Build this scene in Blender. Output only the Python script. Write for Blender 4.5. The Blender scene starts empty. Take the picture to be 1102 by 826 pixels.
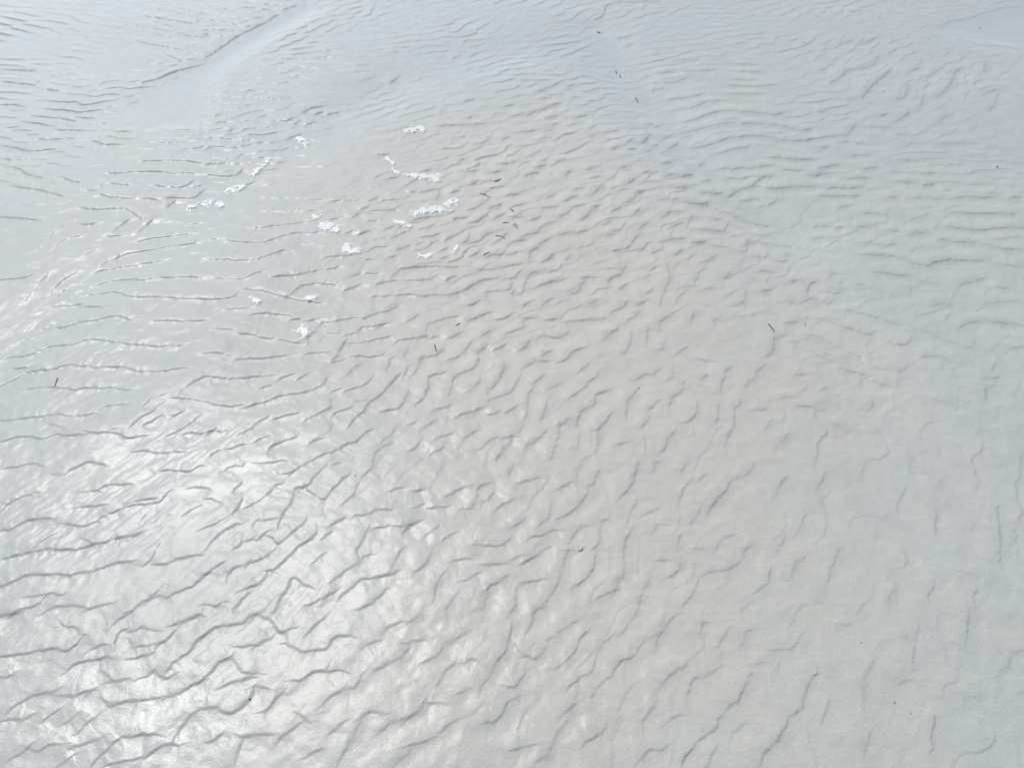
# Wet rippled sand flat at low tide, seen from standing height under a high sun.
import bpy, math, random
import numpy as np

S = bpy.context.scene
COL = S.collection
rng = np.random.default_rng(11)
random.seed(11)

# ------------------------------------------------------------------ camera
CAM_H = 1.7
PITCH = math.radians(41.0)
FOC = 900.0                                # focal length in pixels of the 1102 px wide picture
CW, SW = math.cos(PITCH), math.sin(PITCH)

cam_data = bpy.data.cameras.new("camera")
cam = bpy.data.objects.new("camera", cam_data)
COL.objects.link(cam)
cam.location = (0, 0, CAM_H)
cam.rotation_euler = (math.pi / 2 - PITCH, 0, 0)
cam_data.sensor_fit = 'HORIZONTAL'
cam_data.angle = 2 * math.atan(551 / FOC)
cam_data.clip_start = 0.05
cam_data.clip_end = 3000
S.camera = cam


def ground(px, py):
    """Point of the sand plane (metres) that a surveyed picture position stands for."""
    px = np.asarray(px, float); py = np.asarray(py, float)
    sx = (px - 551.0) / FOC; sy = (py - 413.0) / FOC
    k = CAM_H / (SW + sy * CW)
    return sx * k, (CW - sy * SW) * k


# ------------------------------------------------------------------ surveyed ripple lines
TRACES = """
0,0
1.31!760,440 850,415 920,385 1000,360 1101,330;1.31!690,545 760,520 820,512;290,690 400,692 495,695;180,745 290,745 420,740;500,755 570,775 680,780;0,780 80,795 150,812 230,805 320,795;0,565 90,565 140,580;330,635 400,642;0,440 100,450 190,460;0,375 120,380 200,385;.7!830,608 930,600 1060,590;.7!760,768 900,768 1040,760;960,805 1050,800 1101,790;.5!680,655 800,650 900,655;240,480 330,490;10,690 90,680;700,170 820,180 950,205;720,220 850,245 1000,270;860,290 930,305 990,330;760,85 900,105 1050,130;790,45 900,60 1050,95;720,135 850,160 1000,190 1101,200
0,1
1.31!0,300 40,280 100,238 180,185 260,145 340,105 395,70;1.31!430,45 500,20;230,485 300,492 380,495;250,522 330,525 400,540;390,650 440,652 475,640;520,610 580,580 660,565;0,665 60,662 140,655;0,705 60,698 130,690;10,805 50,790 120,793 200,800;0,742 70,745 150,748;300,685 380,685;620,270 710,275;600,305 700,310;130,705 160,695;1000,430 1050,400;30,630 90,622;400,315 480,322;500,355 620,372;490,660 510,650;600,610 640,598;660,612 720,600;550,665 580,658;440,750 530,712;200,760 260,750;0,105 120,120 220,140;0,60 130,85 260,100;20,30 160,55 300,70
0,2
150,680 290,675 400,670;560,718 640,710 690,705;700,605 760,575 830,550;690,540 770,525;900,635 960,620;740,640 800,620;500,750 540,740;300,550 350,540;780,460 830,440;700,750 760,745;1.31!1000,105 1050,80 1060,40 1090,20;520,575 560,570;780,675 800,660;350,780 400,770 440,745;690,500 730,485;640,625 690,600;570,625 610,620;860,470 890,450;330,640 340,630
0,3
230,425 340,432 400,410;340,325 430,320;210,470 240,455 330,462;290,512 400,515 500,498;300,575 440,565 500,545 610,540;1.2!380,640 450,630 520,608 600,595 700,600 790,608 870,617 930,605;360,700 470,683 560,668 640,660;700,665 800,665 840,672;1.2!850,672 930,683 1000,700 1080,695;1.2!380,770 430,778 540,765 620,742 700,735 800,735 870,745 930,758 1000,758 1101,745;540,822 640,800 740,790;620,460 700,465 790,465 880,457;640,505 720,507 810,503;660,430 760,432;1.3!300,790 340,760 360,735;1.3!150,770 180,745 210,705;0,805 20,795;60,790 110,740;460,380 530,378;930,630 1020,630;640,345 760,348;680,385 800,388;0,15 120,12 250,10;20,195 120,185;60,235 110,230;250,385 330,375;180,655 205,648;230,665 260,655;220,775 240,770;80,805 130,795;250,750 310,710
0,4
1.31!740,105 820,95 890,70 950,55 1010,38 1101,35;690,150 740,185 800,215 870,240 980,243 1101,260;690,145 700,120 740,105;1.2!240,530 280,480 330,430 400,370;1.1!640,520 700,480 740,400 765,370;70,450 130,410 170,375 230,370;840,460 900,425;870,490 960,455;890,515 980,475;400,540 470,520 500,450;410,660 470,625 495,600;0,600 40,597;0,745 100,730 160,725 210,665;0,790 70,792;120,760 180,762 250,772 310,778;270,680 370,683;650,770 880,770;900,400 910,330;240,370 300,350 330,300;330,625 390,610;660,650 710,615;920,600 960,560 980,490;10,380 60,365;130,240 200,215;230,245 330,200;170,70 230,55;480,400 560,360;590,420 680,360;560,570 580,500
1,0
0,30 60,35 150,32;0,75 80,75 130,105 200,125 240,130;50,170 110,180 210,197 290,215 340,228;0,345 100,350 200,360;430,290 520,302 610,298 680,298 720,325 760,350;570,105 650,105 730,98 820,98 890,98 930,108 990,103 1060,110;740,45 830,40 930,38 1010,42 1101,55;810,170 900,180 980,180 1020,165 1050,145;560,445 640,440 700,430;430,380 490,380 540,370;440,195 530,200;530,220 620,240 720,243;590,160 690,172;760,240 850,250 870,262;610,412 660,380 700,350;745,415 790,380 830,345;540,600 600,570 650,530;500,710 560,690 640,675 720,670 760,680 860,668 1000,665 1101,668;480,750 560,748 630,740 660,760 740,770 850,770 940,780 1101,790;510,630 600,612 720,595 880,570;650,540 720,525 800,510 920,495 1050,480;720,470 830,445 930,437 1040,425;0,680 120,670 190,645;210,690 260,640;270,815 370,810 440,800;440,820 600,818;300,770 360,715;350,790 420,740;270,750 330,680 400,640;1010,380 1080,370;330,130 390,150 440,155;890,290 960,240;880,240 980,235 1050,230 1101,190;1050,175 1101,165;.6!100,820 180,740 260,650;.6!200,520 300,420 400,360;.6!280,520 360,460 440,440;.6!430,560 520,510
1,1
0,60 60,55 130,50 165,55;0,110 80,118 170,115 210,75;200,165 260,155;260,15 330,20;350,48 440,42;300,90 350,82 390,72;.6!290,170 370,168;.7!300,228 370,240 450,243 560,248 640,250;.7!330,312 450,315 540,312 620,310 760,308;.8!240,400 300,403 380,390 470,380 560,370 620,358;660,358 750,348;.9!0,465 100,460 170,475 270,480 350,470 420,445 500,430 580,430 640,428;.9!0,568 100,573 200,577 290,570 350,548 410,528 460,525;.9!0,675 80,675 200,680 280,650 340,645;0,785 140,785 180,760;180,735 270,745 340,755 430,780 520,795 580,805 640,810;1.4!360,670 420,668 490,660 540,650 620,628;1.4!540,715 590,705 640,708 720,713;1.4!770,735 830,715;450,775 500,735 540,715;1.4!830,438 885,420;760,430 800,420;700,258 720,256;760,258 810,255;850,305 880,292;890,312 960,308 1030,305;890,362 940,365;980,408 1030,395;1010,455 1060,435 1101,420;880,530 920,512 990,505;1050,515 1080,508;980,565 1050,545;630,568 700,555 790,555 870,570 930,572;940,705 1000,690 1080,685 1101,683;860,640 900,650 950,645;900,775 1000,770 1101,765;970,255 1060,252;990,140 1040,130;640,625 740,610;1020,660 1060,625 1101,618;940,10 980,12;840,330 800,348;900,255 940,240;.6!480,70 600,72 700,68;.5!480,130 600,125
1,2
1.3!60,452 120,448 170,432;40,520 100,510 140,470 200,465 260,440;1.3!245,358 310,345;1.2!330,375 380,360 440,315;340,305 390,280 430,250;50,410 110,400 140,378;30,358 80,345 140,345;0,210 60,212 110,205 165,190;170,210 150,250;230,212 270,205;1.2!350,478 390,470 410,445 450,425;440,495 500,460 530,420;530,505 560,480 640,462;640,440 690,430 720,395;410,560 460,545 540,545 600,535;370,625 470,622 540,605 600,597;1.3!225,763 290,745 350,715 400,685 490,668;0,765 80,770 110,762 190,765 215,770;0,620 60,612 110,605;100,608 190,612 300,610;1.4!190,690 255,660;0,685 60,685 130,675 160,650;300,822 390,795;410,750 480,742 545,735 560,690;530,675 580,665 610,630;590,750 620,742 635,690 650,655 700,632;700,720 730,702 800,688 870,665;1.2!715,590 750,570 790,535;850,570 870,550;760,640 800,625 825,600;880,755 920,742 945,690;945,668 1010,668;970,815 1010,795;705,485 770,455;800,445 880,420;810,345 880,305;1.2!890,290 960,275;1.3!925,360 960,340 980,310 1040,270;830,260 910,230;965,235 1010,205 1050,160;890,195 945,190;1.2!1050,382 1090,370;430,190 510,180;405,155 490,148;1.2!340,168 370,150;1.2!320,100 360,98;410,108 510,98;500,65 580,45;630,120 690,102;1.2!690,78 740,65;750,240 770,230;540,225 590,220;470,345 510,325;660,360 710,340;550,340 610,345;720,295 800,290;1080,690 1101,670;985,135 1030,125;955,90 1020,75;330,555 365,540 390,505;1.2!160,535 200,512 230,505;440,295 500,270;840,130 880,90;920,425 950,420;650,570 660,530 700,505;620,825 660,800;570,785 565,740;720,825 760,790;1070,440 1101,435;740,380 780,372;80,100 110,95;280,490 320,470 330,440;180,570 210,555
1,3
0,425 50,400 75,375;1.3!0,310 50,290;50,270 90,260 130,225;1.1!20,200 90,195;1.2!80,165 130,130;1.2!100,340 150,300;130,415 160,390 190,375;1.2!0,528 60,515 100,490 140,440;1.2!145,525 190,480;200,535 250,525;0,665 45,650 70,600;1.2!130,215 160,205;1.6!380,110 420,97;470,55 490,30;1.2!300,175 360,180 420,178;1.5!500,195 530,192 575,195;1.2!310,242 390,258 440,262 500,258 520,235;1.4!510,260 560,280 620,300 670,320 730,338 790,355 840,358;1.2!625,212 680,182 740,165 780,140 810,122 860,120;570,65 650,72 710,70;1.2!730,75 800,70 860,65;1.2!610,115 700,120 780,118;1.2!770,160 830,172 900,182 1000,180 1101,180;1.4!930,88 1010,90;1.4!1060,118 1101,118;1.4!850,20 960,30 1101,35;700,230 780,225;780,255 830,258 870,240 900,235;640,360 700,380 760,410 820,422;400,395 430,330;1.2!410,400 480,405 560,410 600,405 630,350;1.3!550,350 580,335;1.2!290,465 370,460 430,480 500,480 540,495 590,505;650,430 690,425;740,450 820,462 880,470;950,470 1010,490;700,525 725,510 730,450;870,565 940,560 945,520;470,588 520,575 550,550;1.2!340,550 380,520;1.2!410,570 440,545;1.3!790,630 850,625 890,650 920,660;950,682 1010,670;1.3!1050,735 1070,690 1090,685;600,680 630,640;440,700 460,660;340,800 360,770 400,740;255,820 270,770 300,700 310,660 290,600;1.2!190,635 250,605;1.2!140,815 180,800;65,820 80,790;40,730 70,705;180,755 215,735;500,735 560,725;660,820 710,795 715,750;1.3!810,738 840,730;880,750 930,785 980,790;760,548 800,540;320,400 360,380;260,350 310,320 380,312;280,120 330,105;160,110 190,95;50,80 75,65;160,155 240,150;270,45 310,40;500,128 520,125
1,4
1.3!0,85 60,72 130,58;0,118 80,105 160,103;1.3!130,140 200,135 290,130;1.3!40,192 100,185 190,188 260,172;1.2!0,230 90,228 180,226 240,225;200,65 260,85 320,70;400,240 440,232;430,150 520,158;1.3!580,168 630,162;500,240 570,238 640,243 700,245;1.2!740,240 800,232 900,235 960,235;1.2!1050,238 1101,235;1.3!720,315 800,322 900,322 1000,322 1070,322;1.3!690,390 780,405 850,412 940,408 1000,400 1101,400;490,435 540,425;560,430 620,430;1.2!660,462 740,475 850,478 920,490 1000,510 1101,518;940,460 1030,455 1101,445;200,390 290,398;1.2!100,390 135,390;120,290 160,275;0,375 60,380;210,470 300,485 380,495 430,485;10,500 80,515 140,522;1.2!260,543 340,548 370,535;1.3!360,540 430,560 480,578 530,590 600,605 640,585 700,575 800,575 900,578;1.2!1000,595 1101,610;1.2!300,635 400,650 490,660 550,685 610,700 650,702;1.2!780,710 840,690 870,675 920,680 960,720 1040,725;210,710 230,700 290,720 340,745 400,775;60,735 130,748;1.2!0,775 60,795;180,765 220,778;1.2!630,822 660,805 710,815;920,810 1000,800 1080,795;0,435 90,440;240,320 330,325 400,340;70,660 100,640 180,648;380,415 420,418;170,10 270,8;440,30 550,38;640,105 560,110;770,10 850,14
2,0
1.1!240,110 310,105 370,98 430,80 510,72 580,55 640,50 700,70 760,45;840,78 920,80 1000,82 1101,78;0,290 60,265 140,255 220,228 270,210 330,205 390,205 440,185 480,178 540,180 610,192 690,205 790,212 900,215 980,213;1.1!0,420 60,390 150,345 200,335 260,340 320,325 380,313 430,320 500,330 600,330 660,332 730,348 820,355 930,352 990,345;80,328 150,323;1.1!150,440 220,430 300,440 380,445 460,442 540,440 620,448 690,455 740,440;1.1!0,615 80,607 180,598 260,585 350,592 440,593 510,580 570,545 630,540 720,535;770,550 830,510 900,475;1.1!710,655 770,610 830,570 870,535;800,630 860,600;1.1!880,640 940,600 1000,560;1.1!890,700 950,680 1020,640 1090,580;1.2!0,730 70,710 150,700 200,715 250,715 300,690 370,705 440,695;1.2!460,680 530,690 600,690 650,695 690,715 770,700;290,640 330,655;1.2!950,500 1000,505 1050,508;990,460 1040,420 1101,385;1.2!1000,685 1030,680 1080,685;1.1!710,790 760,785 840,790 920,793 1000,790;.7!30,225 70,200 110,175;.7!160,105 200,70;.7!0,165 40,130 90,90;.7!250,95 290,65
2,1
1.2!0,262 70,258 130,270;1.3!170,295 230,285 290,283 370,275 430,265 470,262;1.2!530,258 600,252 690,248;1.3!0,388 70,385 140,390;1.4!170,393 250,385 310,380 370,375;60,125 140,135;1.2!170,150 240,155 280,160;1.4!290,168 350,178 420,185 470,192 520,198;1.2!0,522 60,530 130,540 190,535;1.4!205,552 270,530 340,515 400,490 450,480 520,472 580,455 640,430 660,390;1.3!300,445 350,430;390,405 440,380 490,362;1.3!510,392 555,372;1.4!370,615 430,595 490,580;280,630 340,600;1.3!540,620 590,590 650,568 690,540 680,500;1.3!690,592 720,570 780,552;1.4!770,650 810,600 850,570 910,510 960,475 1010,415 1060,365;800,515 850,518 900,510;1.3!975,565 1030,560 1070,530 1101,465;1.3!710,280 740,225 770,180;700,300 740,290;1.3!775,272 830,270 880,275 950,268;990,345 1000,290;770,375 800,335 850,320;770,455 800,445;1.2!830,440 880,425 910,385;690,460 730,445;1.3!560,750 590,725 650,712;1.2!380,750 420,730 480,715 520,690;350,800 360,760 400,735;270,735 340,700;1.2!20,815 80,780 140,768 190,745 240,740;1.2!600,820 650,795 710,785 760,750 820,730 860,690 915,665;0,680 60,678 120,668;1.3!270,45 330,38 390,45 450,50;100,20 140,22 200,18 270,18;1.3!470,70 500,68;1.3!560,78 590,75;640,85 700,80 770,65 870,62;870,60 930,40 1000,20;770,155 820,148 860,115 930,105;1.2!940,105 980,90;780,198 850,195 920,185 1000,165;1020,200 1060,180 1101,180;660,145 720,148;1085,265 1101,235;1000,20 1040,0;560,210 580,150 630,90;920,750 960,740 1000,700;920,820 950,765 1000,745;200,690 260,655;1080,380 1101,330
2,2
95,120 105,90 170,75 210,65 270,52;0,178 80,165;95,170 90,130;115,170 160,158;1.2!205,175 245,165 285,140;1.2!325,75 370,60 440,35;1.2!460,72 520,65 560,40;1.2!395,160 450,132;530,150 580,130 620,115 625,70 690,62;1.2!465,235 500,225 525,205;1.2!600,238 640,215 655,180;1.2!740,72 800,68;1.2!730,162 820,168 850,150;870,85 940,78 1000,72 1060,70;1.2!1060,185 1101,145;1.2!835,295 860,280 890,245 940,225;920,360 950,335 970,310;110,275 150,265 190,235;65,290 75,275 100,270;1.2!15,385 40,360 60,310;190,293 240,290 300,250 340,190;1.2!110,450 110,385 160,370 210,352;1.2!240,405 270,370 330,350 380,305 385,250;215,490 240,420;335,455 390,400;1.2!430,450 490,405 510,350 525,315;440,510 500,490 550,465 580,420 605,370;1.2!680,415 730,375;620,625 640,560 650,490 680,415;730,268 755,250;1.2!40,530 85,500 105,440;0,640 30,632;1.2!155,560 205,547;1.2!275,588 330,580 380,555;300,715 380,670;75,660 150,620;0,785 40,765 75,710;1.3!635,752 680,735 735,680;710,628 740,560 760,500;780,440 800,430;860,503 930,455 980,410 1030,350;1.3!895,648 920,600 930,575 1000,530 1020,480 1075,455;1.3!1000,670 1025,668 1060,620 1101,570;825,637 850,630;775,820 800,740 820,640;480,820 520,770 560,715;400,760 430,735 490,710;530,710 565,705;185,705 210,700;530,575 565,555;430,585 460,585;130,795 185,760;640,320 690,300 750,298;380,240 410,225;0,80 50,50;1010,800 1030,700 1020,670;910,770 925,680
2,3
0,140 30,120;1.2!75,80 130,45;1.1!255,110 265,75 330,35;60,265 95,200 105,130;180,200 190,115;1.2!340,265 400,215;240,240 270,235 280,200;130,400 160,378 210,368 250,345;1.2!80,520 130,450;65,610 80,530;195,550 235,520;165,645 200,595;40,745 75,735;270,405 325,380 325,320;1.2!310,570 320,490 360,465 400,395;1.2!400,628 450,580 455,510;1.2!515,665 570,590 570,515;1.1!575,465 600,370 630,325;1.2!260,790 310,720 335,685;1.2!600,760 640,670 660,640 660,555 685,540 690,490;720,430 750,390 820,310;1.2!830,260 870,230 870,150;950,80 1000,75;900,150 920,148;1.2!950,180 1000,185 1050,220 1101,250;820,665 860,610;880,770 940,690;920,485 965,488;1.2!1010,532 1065,535;780,560 820,550;1010,365 1050,360;470,395 510,375 490,310;540,75 570,65;425,80 435,35;490,295 520,295;0,30 60,5
2,4
1.2!0,48 80,75 150,98 210,125 270,140 310,130;1.2!310,150 360,178 430,198 480,200 510,170;1.1!500,225 560,262 630,265 700,280 760,315;1.3!0,148 60,175 120,205 180,235 240,260;240,265 300,305 360,330;1.3!0,255 60,275 110,305 150,332 220,343 270,362;1.2!280,375 340,405 400,418;1.1!150,5 220,25 310,50 370,75 440,93;500,95 600,140 700,185 790,215 830,222;1.2!770,110 820,90 900,75 970,85 1040,90;1050,220 1101,218;1.2!910,385 960,380;905,500 915,420;695,80 715,40;100,465 180,500 250,550 290,540 310,490;20,435 60,430;60,610 110,630 190,672;1040,85 1101,105;.7!780,530 900,590;.7!580,480 700,520
3,0
1.1!0,60 60,45 130,30 180,22 240,40;1.2!380,60 440,30 490,22 550,32;1.2!0,290 50,240 110,210 160,190 210,175;1.3!0,395 70,370 140,335 200,322 290,318;450,180 520,172;1.3!555,155 600,140 690,138;1.2!440,260 500,255 560,242;1.1!320,340 370,350 450,358 510,335 570,310 630,275 700,255 760,245 850,235 890,200 920,175;1.3!700,240 750,225 820,215;1.4!0,540 100,515 180,495 280,482 360,490 440,485 510,462 580,440 650,420 720,415 780,390;440,430 490,460;1.4!0,685 80,660 140,630 190,620 240,628 300,618 365,632 420,615 490,598 570,585 620,560 700,545;780,570 840,510 860,470;1.3!840,565 910,565 960,540 1010,520 1080,520;1.2!90,822 170,795 230,770 270,725 330,730;1.2!260,810 320,788 390,793 440,808;1.1!470,820 540,800 605,780;1.1!720,820 780,765 840,725;1.3!860,735 900,750 960,715 1040,688 1101,630;1.2!860,65 930,58 1020,62 1070,40;1020,280 1050,265;160,740 240,735;1050,150 1101,155;760,330 790,295
3,1
1.3!0,370 60,350 120,315 160,285 210,215;1.2!215,255 270,240 330,200 385,145 420,130;1.2!165,162 205,130;0,212 40,215 80,232;1.2!300,330 375,325;1.3!180,470 220,445 280,432 320,395 350,380;1.2!40,450 100,400 140,365 200,350;1.3!0,640 40,590 100,555;1.4!120,660 140,610 180,575 240,565 310,548 360,510 390,470;1.3!350,420 375,450 410,450 460,410 500,375 540,345;1.2!400,375 430,290 480,210 500,155 560,145 600,90 630,60;1.3!550,155 600,200 645,222 680,180 720,130 770,90;1.4!340,600 400,580 450,530 520,460 580,430 605,390 610,350;640,420 680,400;1.2!230,695 280,680 320,655 350,600;1.2!160,805 200,765 245,720;1.2!0,785 60,790 100,770;1.3!390,810 430,740 460,670 490,640 530,675 580,690;1.3!560,780 600,762 660,745 710,710;1.3!700,650 740,620 800,580;1.2!610,545 640,520;1.2!760,720 800,690 840,660 900,645 960,630;1.2!835,800 880,785 940,740 980,705;1.2!690,350 745,325;1.3!745,240 800,200 825,140;820,300 880,295 925,275;850,530 890,510;820,510 860,420 885,370;940,365 990,358;1050,365 1101,355;1000,170 1080,155;940,275 990,275;650,40 700,30 745,20;300,25 360,20 420,10;105,65 140,38 205,38;405,85 455,78;480,70 550,20;850,90 890,60 915,15;960,630 1020,620;1020,570 1060,500
3,2
1.2!40,180 75,170;1.3!205,200 250,180 310,148;380,150 430,125;1.2!600,130 690,100;110,265 190,258;300,265 350,265 370,190 375,155;1.2!400,230 440,215 460,170;1.2!470,285 510,245 560,215;1.2!555,362 620,330;710,355 760,310 770,240;1.2!805,320 860,295 910,260 960,185;1.2!965,148 1000,115 1030,65;815,155 870,135;1.1!655,420 710,415 750,390 800,385;1.1!340,465 400,460 470,465 510,455 550,425;1.3!615,558 690,520 745,475;390,570 460,570 520,560;560,530 600,515;1.3!255,540 325,540;300,645 370,615;1.3!430,700 450,675 500,660;340,822 400,805 430,740 435,700;1.4!555,815 580,780 590,690 640,660 710,648;1.3!690,820 740,775 780,720 825,640 840,570 860,490;855,490 920,485;870,445 900,390 940,360 980,355;1.3!900,680 970,625 1000,580 1005,520;1010,470 1035,400 1035,335 1075,320;1.2!1035,740 1101,705;30,605 80,570 125,510;1.3!0,355 45,340;105,405 150,372;130,760 160,660 200,590;200,430 230,400;545,70 555,55;30,260 60,245;210,800 260,740;520,640 545,632
3,3
1.3!40,215 80,160 125,120 130,20;1.2!215,60 225,30 250,18;375,60 405,15;165,300 225,280;1.2!65,435 100,385;1.1!10,700 40,640 60,610 65,440;1.3!250,545 300,545;1.3!290,635 350,600 360,560;350,470 360,420 375,405;1.2!430,360 440,310 470,270;1.2!510,285 545,240 580,195 620,150 640,110 700,95 760,45;430,488 490,495;560,480 600,425 640,415;1.2!500,620 570,600 630,595 680,550 710,500 750,455;1.3!380,780 420,740 460,650;1.2!760,720 790,690 830,680 850,570;1.1!880,180 900,120 950,85;1.2!960,640 1000,550 1040,510;1.1!990,400 1020,320 1035,290;880,500 910,460 930,400;470,105 490,90;170,690 200,665;130,820 160,720;220,390 240,358 290,360
3,4
60,650 90,560 110,490 150,470;1.3!640,390 645,260;1.2!975,260 990,430 1000,530;1.1!390,820 420,660;450,575 480,572 480,500;850,780 855,690;780,600 870,640;10,170 50,60;1080,500 1080,400;600,740 640,640
4,0
1.2!0,25 60,15 110,0;1.4!0,240 80,228 150,215 210,205 290,198 330,208 380,200 430,170;340,68 400,80 430,120;1.5!370,310 400,280 460,270 540,258 580,240;1.2!480,210 550,180;1.2!50,540 100,495 180,450 240,438 290,430;1.2!0,590 50,582 130,578 180,550 210,520;1.1!240,590 300,530;1.2!320,450 380,455 440,440 500,425;340,600 380,580 420,540;420,645 470,600 520,560;1.2!550,465 590,500 650,492 710,475 790,470 850,460;480,450 500,435;0,350 40,352 80,330;1.2!180,735 230,740 310,725;1.1!390,725 460,712 530,690 560,660;50,810 130,750 190,690;1.3!500,822 540,770 600,720 660,670 710,680 780,660 830,655;1.2!600,800 690,790 790,775 860,730 910,712 950,715;1.1!930,690 980,620 1030,555 1090,515;1.3!900,450 950,440 1010,410 1101,365;1.2!560,95 600,95 640,45 690,20 715,0;1.3!630,150 650,100 680,85;1.2!690,105 740,95 765,80 800,95 860,90;690,140 720,180 790,185 820,175;1.2!870,165 910,140 940,95;1.3!940,65 990,45 1060,20;1.4!925,290 950,260 1000,225 1040,170 1070,135 1101,125;1.2!740,250 765,235 800,235;590,370 660,362 700,355;1.2!760,350 800,335 835,310 855,345 900,360 940,330;540,310 580,350;330,820 390,780
4,1
1.3!0,125 40,95 80,72 150,70 210,60 250,25 290,12 340,40;1.3!0,360 50,320 80,265 135,240;150,260 190,310 240,330 290,325;1.3!110,400 170,375 240,350;270,400 340,400;280,185 330,150 360,135;1.3!0,520 70,512 130,545 190,520 245,460 265,410;1.2!330,520 370,490 430,430;1.3!360,45 400,105 440,95 490,85;1.2!430,170 490,190 560,205 650,195 690,140 720,122 770,125;1.3!480,365 530,365 590,325 640,320 680,330 760,310;640,490 690,450 740,425;580,90 640,30;1.3!215,665 260,655 335,655;170,820 190,760 215,680;1.2!45,685 80,665;1.2!410,675 460,635 490,610;540,780 590,750 635,740;1.2!870,170 930,145;980,80 1060,50;1.2!950,295 1010,265 1060,240 1101,180;880,545 940,540;1.2!940,645 1000,600 1101,560;780,405 810,405 850,330;200,190 260,180;690,640 750,590;730,815 790,710 830,620;1020,820 1101,750;500,540 560,600
4,2
0,710 60,700 110,680;1.3!180,628 220,600 270,575;0,555 50,530 80,480;120,490 180,490;1.2!95,255 150,235 180,170;1.2!160,380 200,315 250,255;275,430 300,415;310,265 340,258 390,288;1.3!380,420 440,340 470,275 520,200 545,130 560,40;1.3!505,390 550,405 590,380 640,295;1.2!425,580 460,590 500,540 540,470;1.4!590,730 660,722;690,820 750,770 790,700;1.3!780,300 840,265 890,210 930,140 970,100;790,125 840,90 880,55;1.2!870,390 930,350 990,310 1030,180 1080,130;1.2!990,450 1040,395 1080,355;1.2!830,550 870,510 915,485;1.2!955,695 1010,670 1060,600;640,225 690,250 750,180;660,70 690,10;560,150 620,225;10,50 60,10;0,165 30,150;230,155 290,120
4,3
1.3!0,330 40,255 95,240 130,200 170,150;40,115 90,60 120,5;1.2!240,180 260,110 300,55 350,15;1.2!570,175 600,130 630,85;475,100 485,60 515,45;1.2!240,430 290,360 340,320 395,285;1.2!400,440 440,350 500,345 560,300;1.4!380,820 420,740 480,670 555,628 590,550 640,490 670,480 715,400 740,340;1.5!800,815 815,765 900,680 940,600 960,550 1020,520 1050,400 1090,320;770,275 820,270;1.2!160,580 200,530 230,505;280,610 330,565 370,550;1.2!120,825 190,755 250,735 305,705;860,205 930,205 980,185 1010,120;690,190 720,110 750,90;30,530 70,450 110,390;510,820 560,720;650,640 700,600
4,4
1.3!800,165 815,90 820,0;1.4!620,720 625,540 570,510;1.1!520,300 540,60;500,360 450,380;690,130 770,180;260,760 300,640;20,600 60,470;120,65 160,65
"""

# relief (m, half height) and softness of the ripples in each zone of the flat
ZONE_A = np.array([[2.3, 2.2, 1.9, 1.6, 1.4],
                   [1.65, 1.65, 1.65, 1.2, 1.05],
                   [1.05, 1.15, 1.25, 0.95, 0.9],
                   [0.95, 0.98, 0.98, 0.78, 0.72],
                   [0.95, 0.95, 0.9, 0.78, 0.68]]) * 1e-3


def zone_amp(px, py):
    fx = np.clip(np.asarray(px) / 220.4 - .5, 0, 3.999)
    fy = np.clip(np.asarray(py) / 165.2 - .5, 0, 3.999)
    ix = fx.astype(int); iy = fy.astype(int)
    u = fx - ix; v = fy - iy
    A = ZONE_A
    return ((A[iy, ix] * (1 - u) + A[iy, ix + 1] * u) * (1 - v)
            + (A[iy + 1, ix] * (1 - u) + A[iy + 1, ix + 1] * u) * v)


def catmull(P, step=.012):
    P = np.asarray(P, float)
    if len(P) == 2:
        P = np.array([P[0], P[0] * .5 + P[1] * .5, P[1]])
    Q = np.vstack([2 * P[0] - P[1], P, 2 * P[-1] - P[-2]])
    out = []
    for i in range(1, len(Q) - 2):
        a, b, c, d = Q[i - 1], Q[i], Q[i + 1], Q[i + 2]
        n = max(2, int(np.linalg.norm(c - b) / step))
        t = np.linspace(0, 1, n, endpoint=False)[:, None]
        out.append(.5 * ((2 * b) + (-a + c) * t + (2 * a - 5 * b + 4 * c - d) * t ** 2 + (-a + 3 * b - 3 * c + d) * t ** 3))
    out.append(Q[-2][None])
    return np.vstack(out)


LINES = []                                  # (points in metres, weight, amplitude)
r = c = 0
for row in TRACES.strip().split("\n"):
    if "!" not in row and ";" not in row and " " not in row:
        r, c = [int(q) for q in row.split(",")]
        continue
    for item in row.split(";"):
        w = 1.0
        if "!" in item:
            w, item = item.split("!"); w = float(w)
        uv = np.array([[float(q) for q in p.split(",")] for p in item.split()])
        px = c * 220 + uv[:, 0] / 5.005
        py = r * 165 + uv[:, 1] / 5.005
        gx, gy = ground(px, py)
        amp = float(np.mean(zone_amp(px, py)))
        LINES.append((catmull(np.stack([gx, gy], 1)), w, amp))

# ------------------------------------------------------------------ ground grid
# fine rows and columns near the walker, growing wider towards the horizon
f = np.linspace(0, 1, 1900)
f = f + .32 * f * (1 - f)                   # finer towards the far side, where slopes are seen at a grazing angle
dep = np.arctan2(CAM_H, .45) * (1 - f) + np.arctan2(CAM_H, 8.0) * f
ys = CAM_H / np.tan(dep)
st = ys[-1] - ys[-2]; far = []
while (far[-1] if far else ys[-1]) < 1500:
    far.append((far[-1] if far else ys[-1]) + st); st *= 1.06
st = ys[1] - ys[0]; near = []
while (near[-1] if near else ys[0]) > -60:
    near.append((near[-1] if near else ys[0]) - st); st *= 1.15
Y = np.concatenate([near[::-1], ys, far])
tt = np.linspace(-1.36, 1.36, 1500)
st = tt[1] - tt[0]; side = []
while (side[-1] if side else tt[-1]) < 60:
    side.append((side[-1] if side else tt[-1]) + st); st *= 1.05
T = np.concatenate([-np.array(side[::-1]), tt, side])


def row_w(y):
    return .683 + .462 * np.maximum(y, 0)


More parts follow.
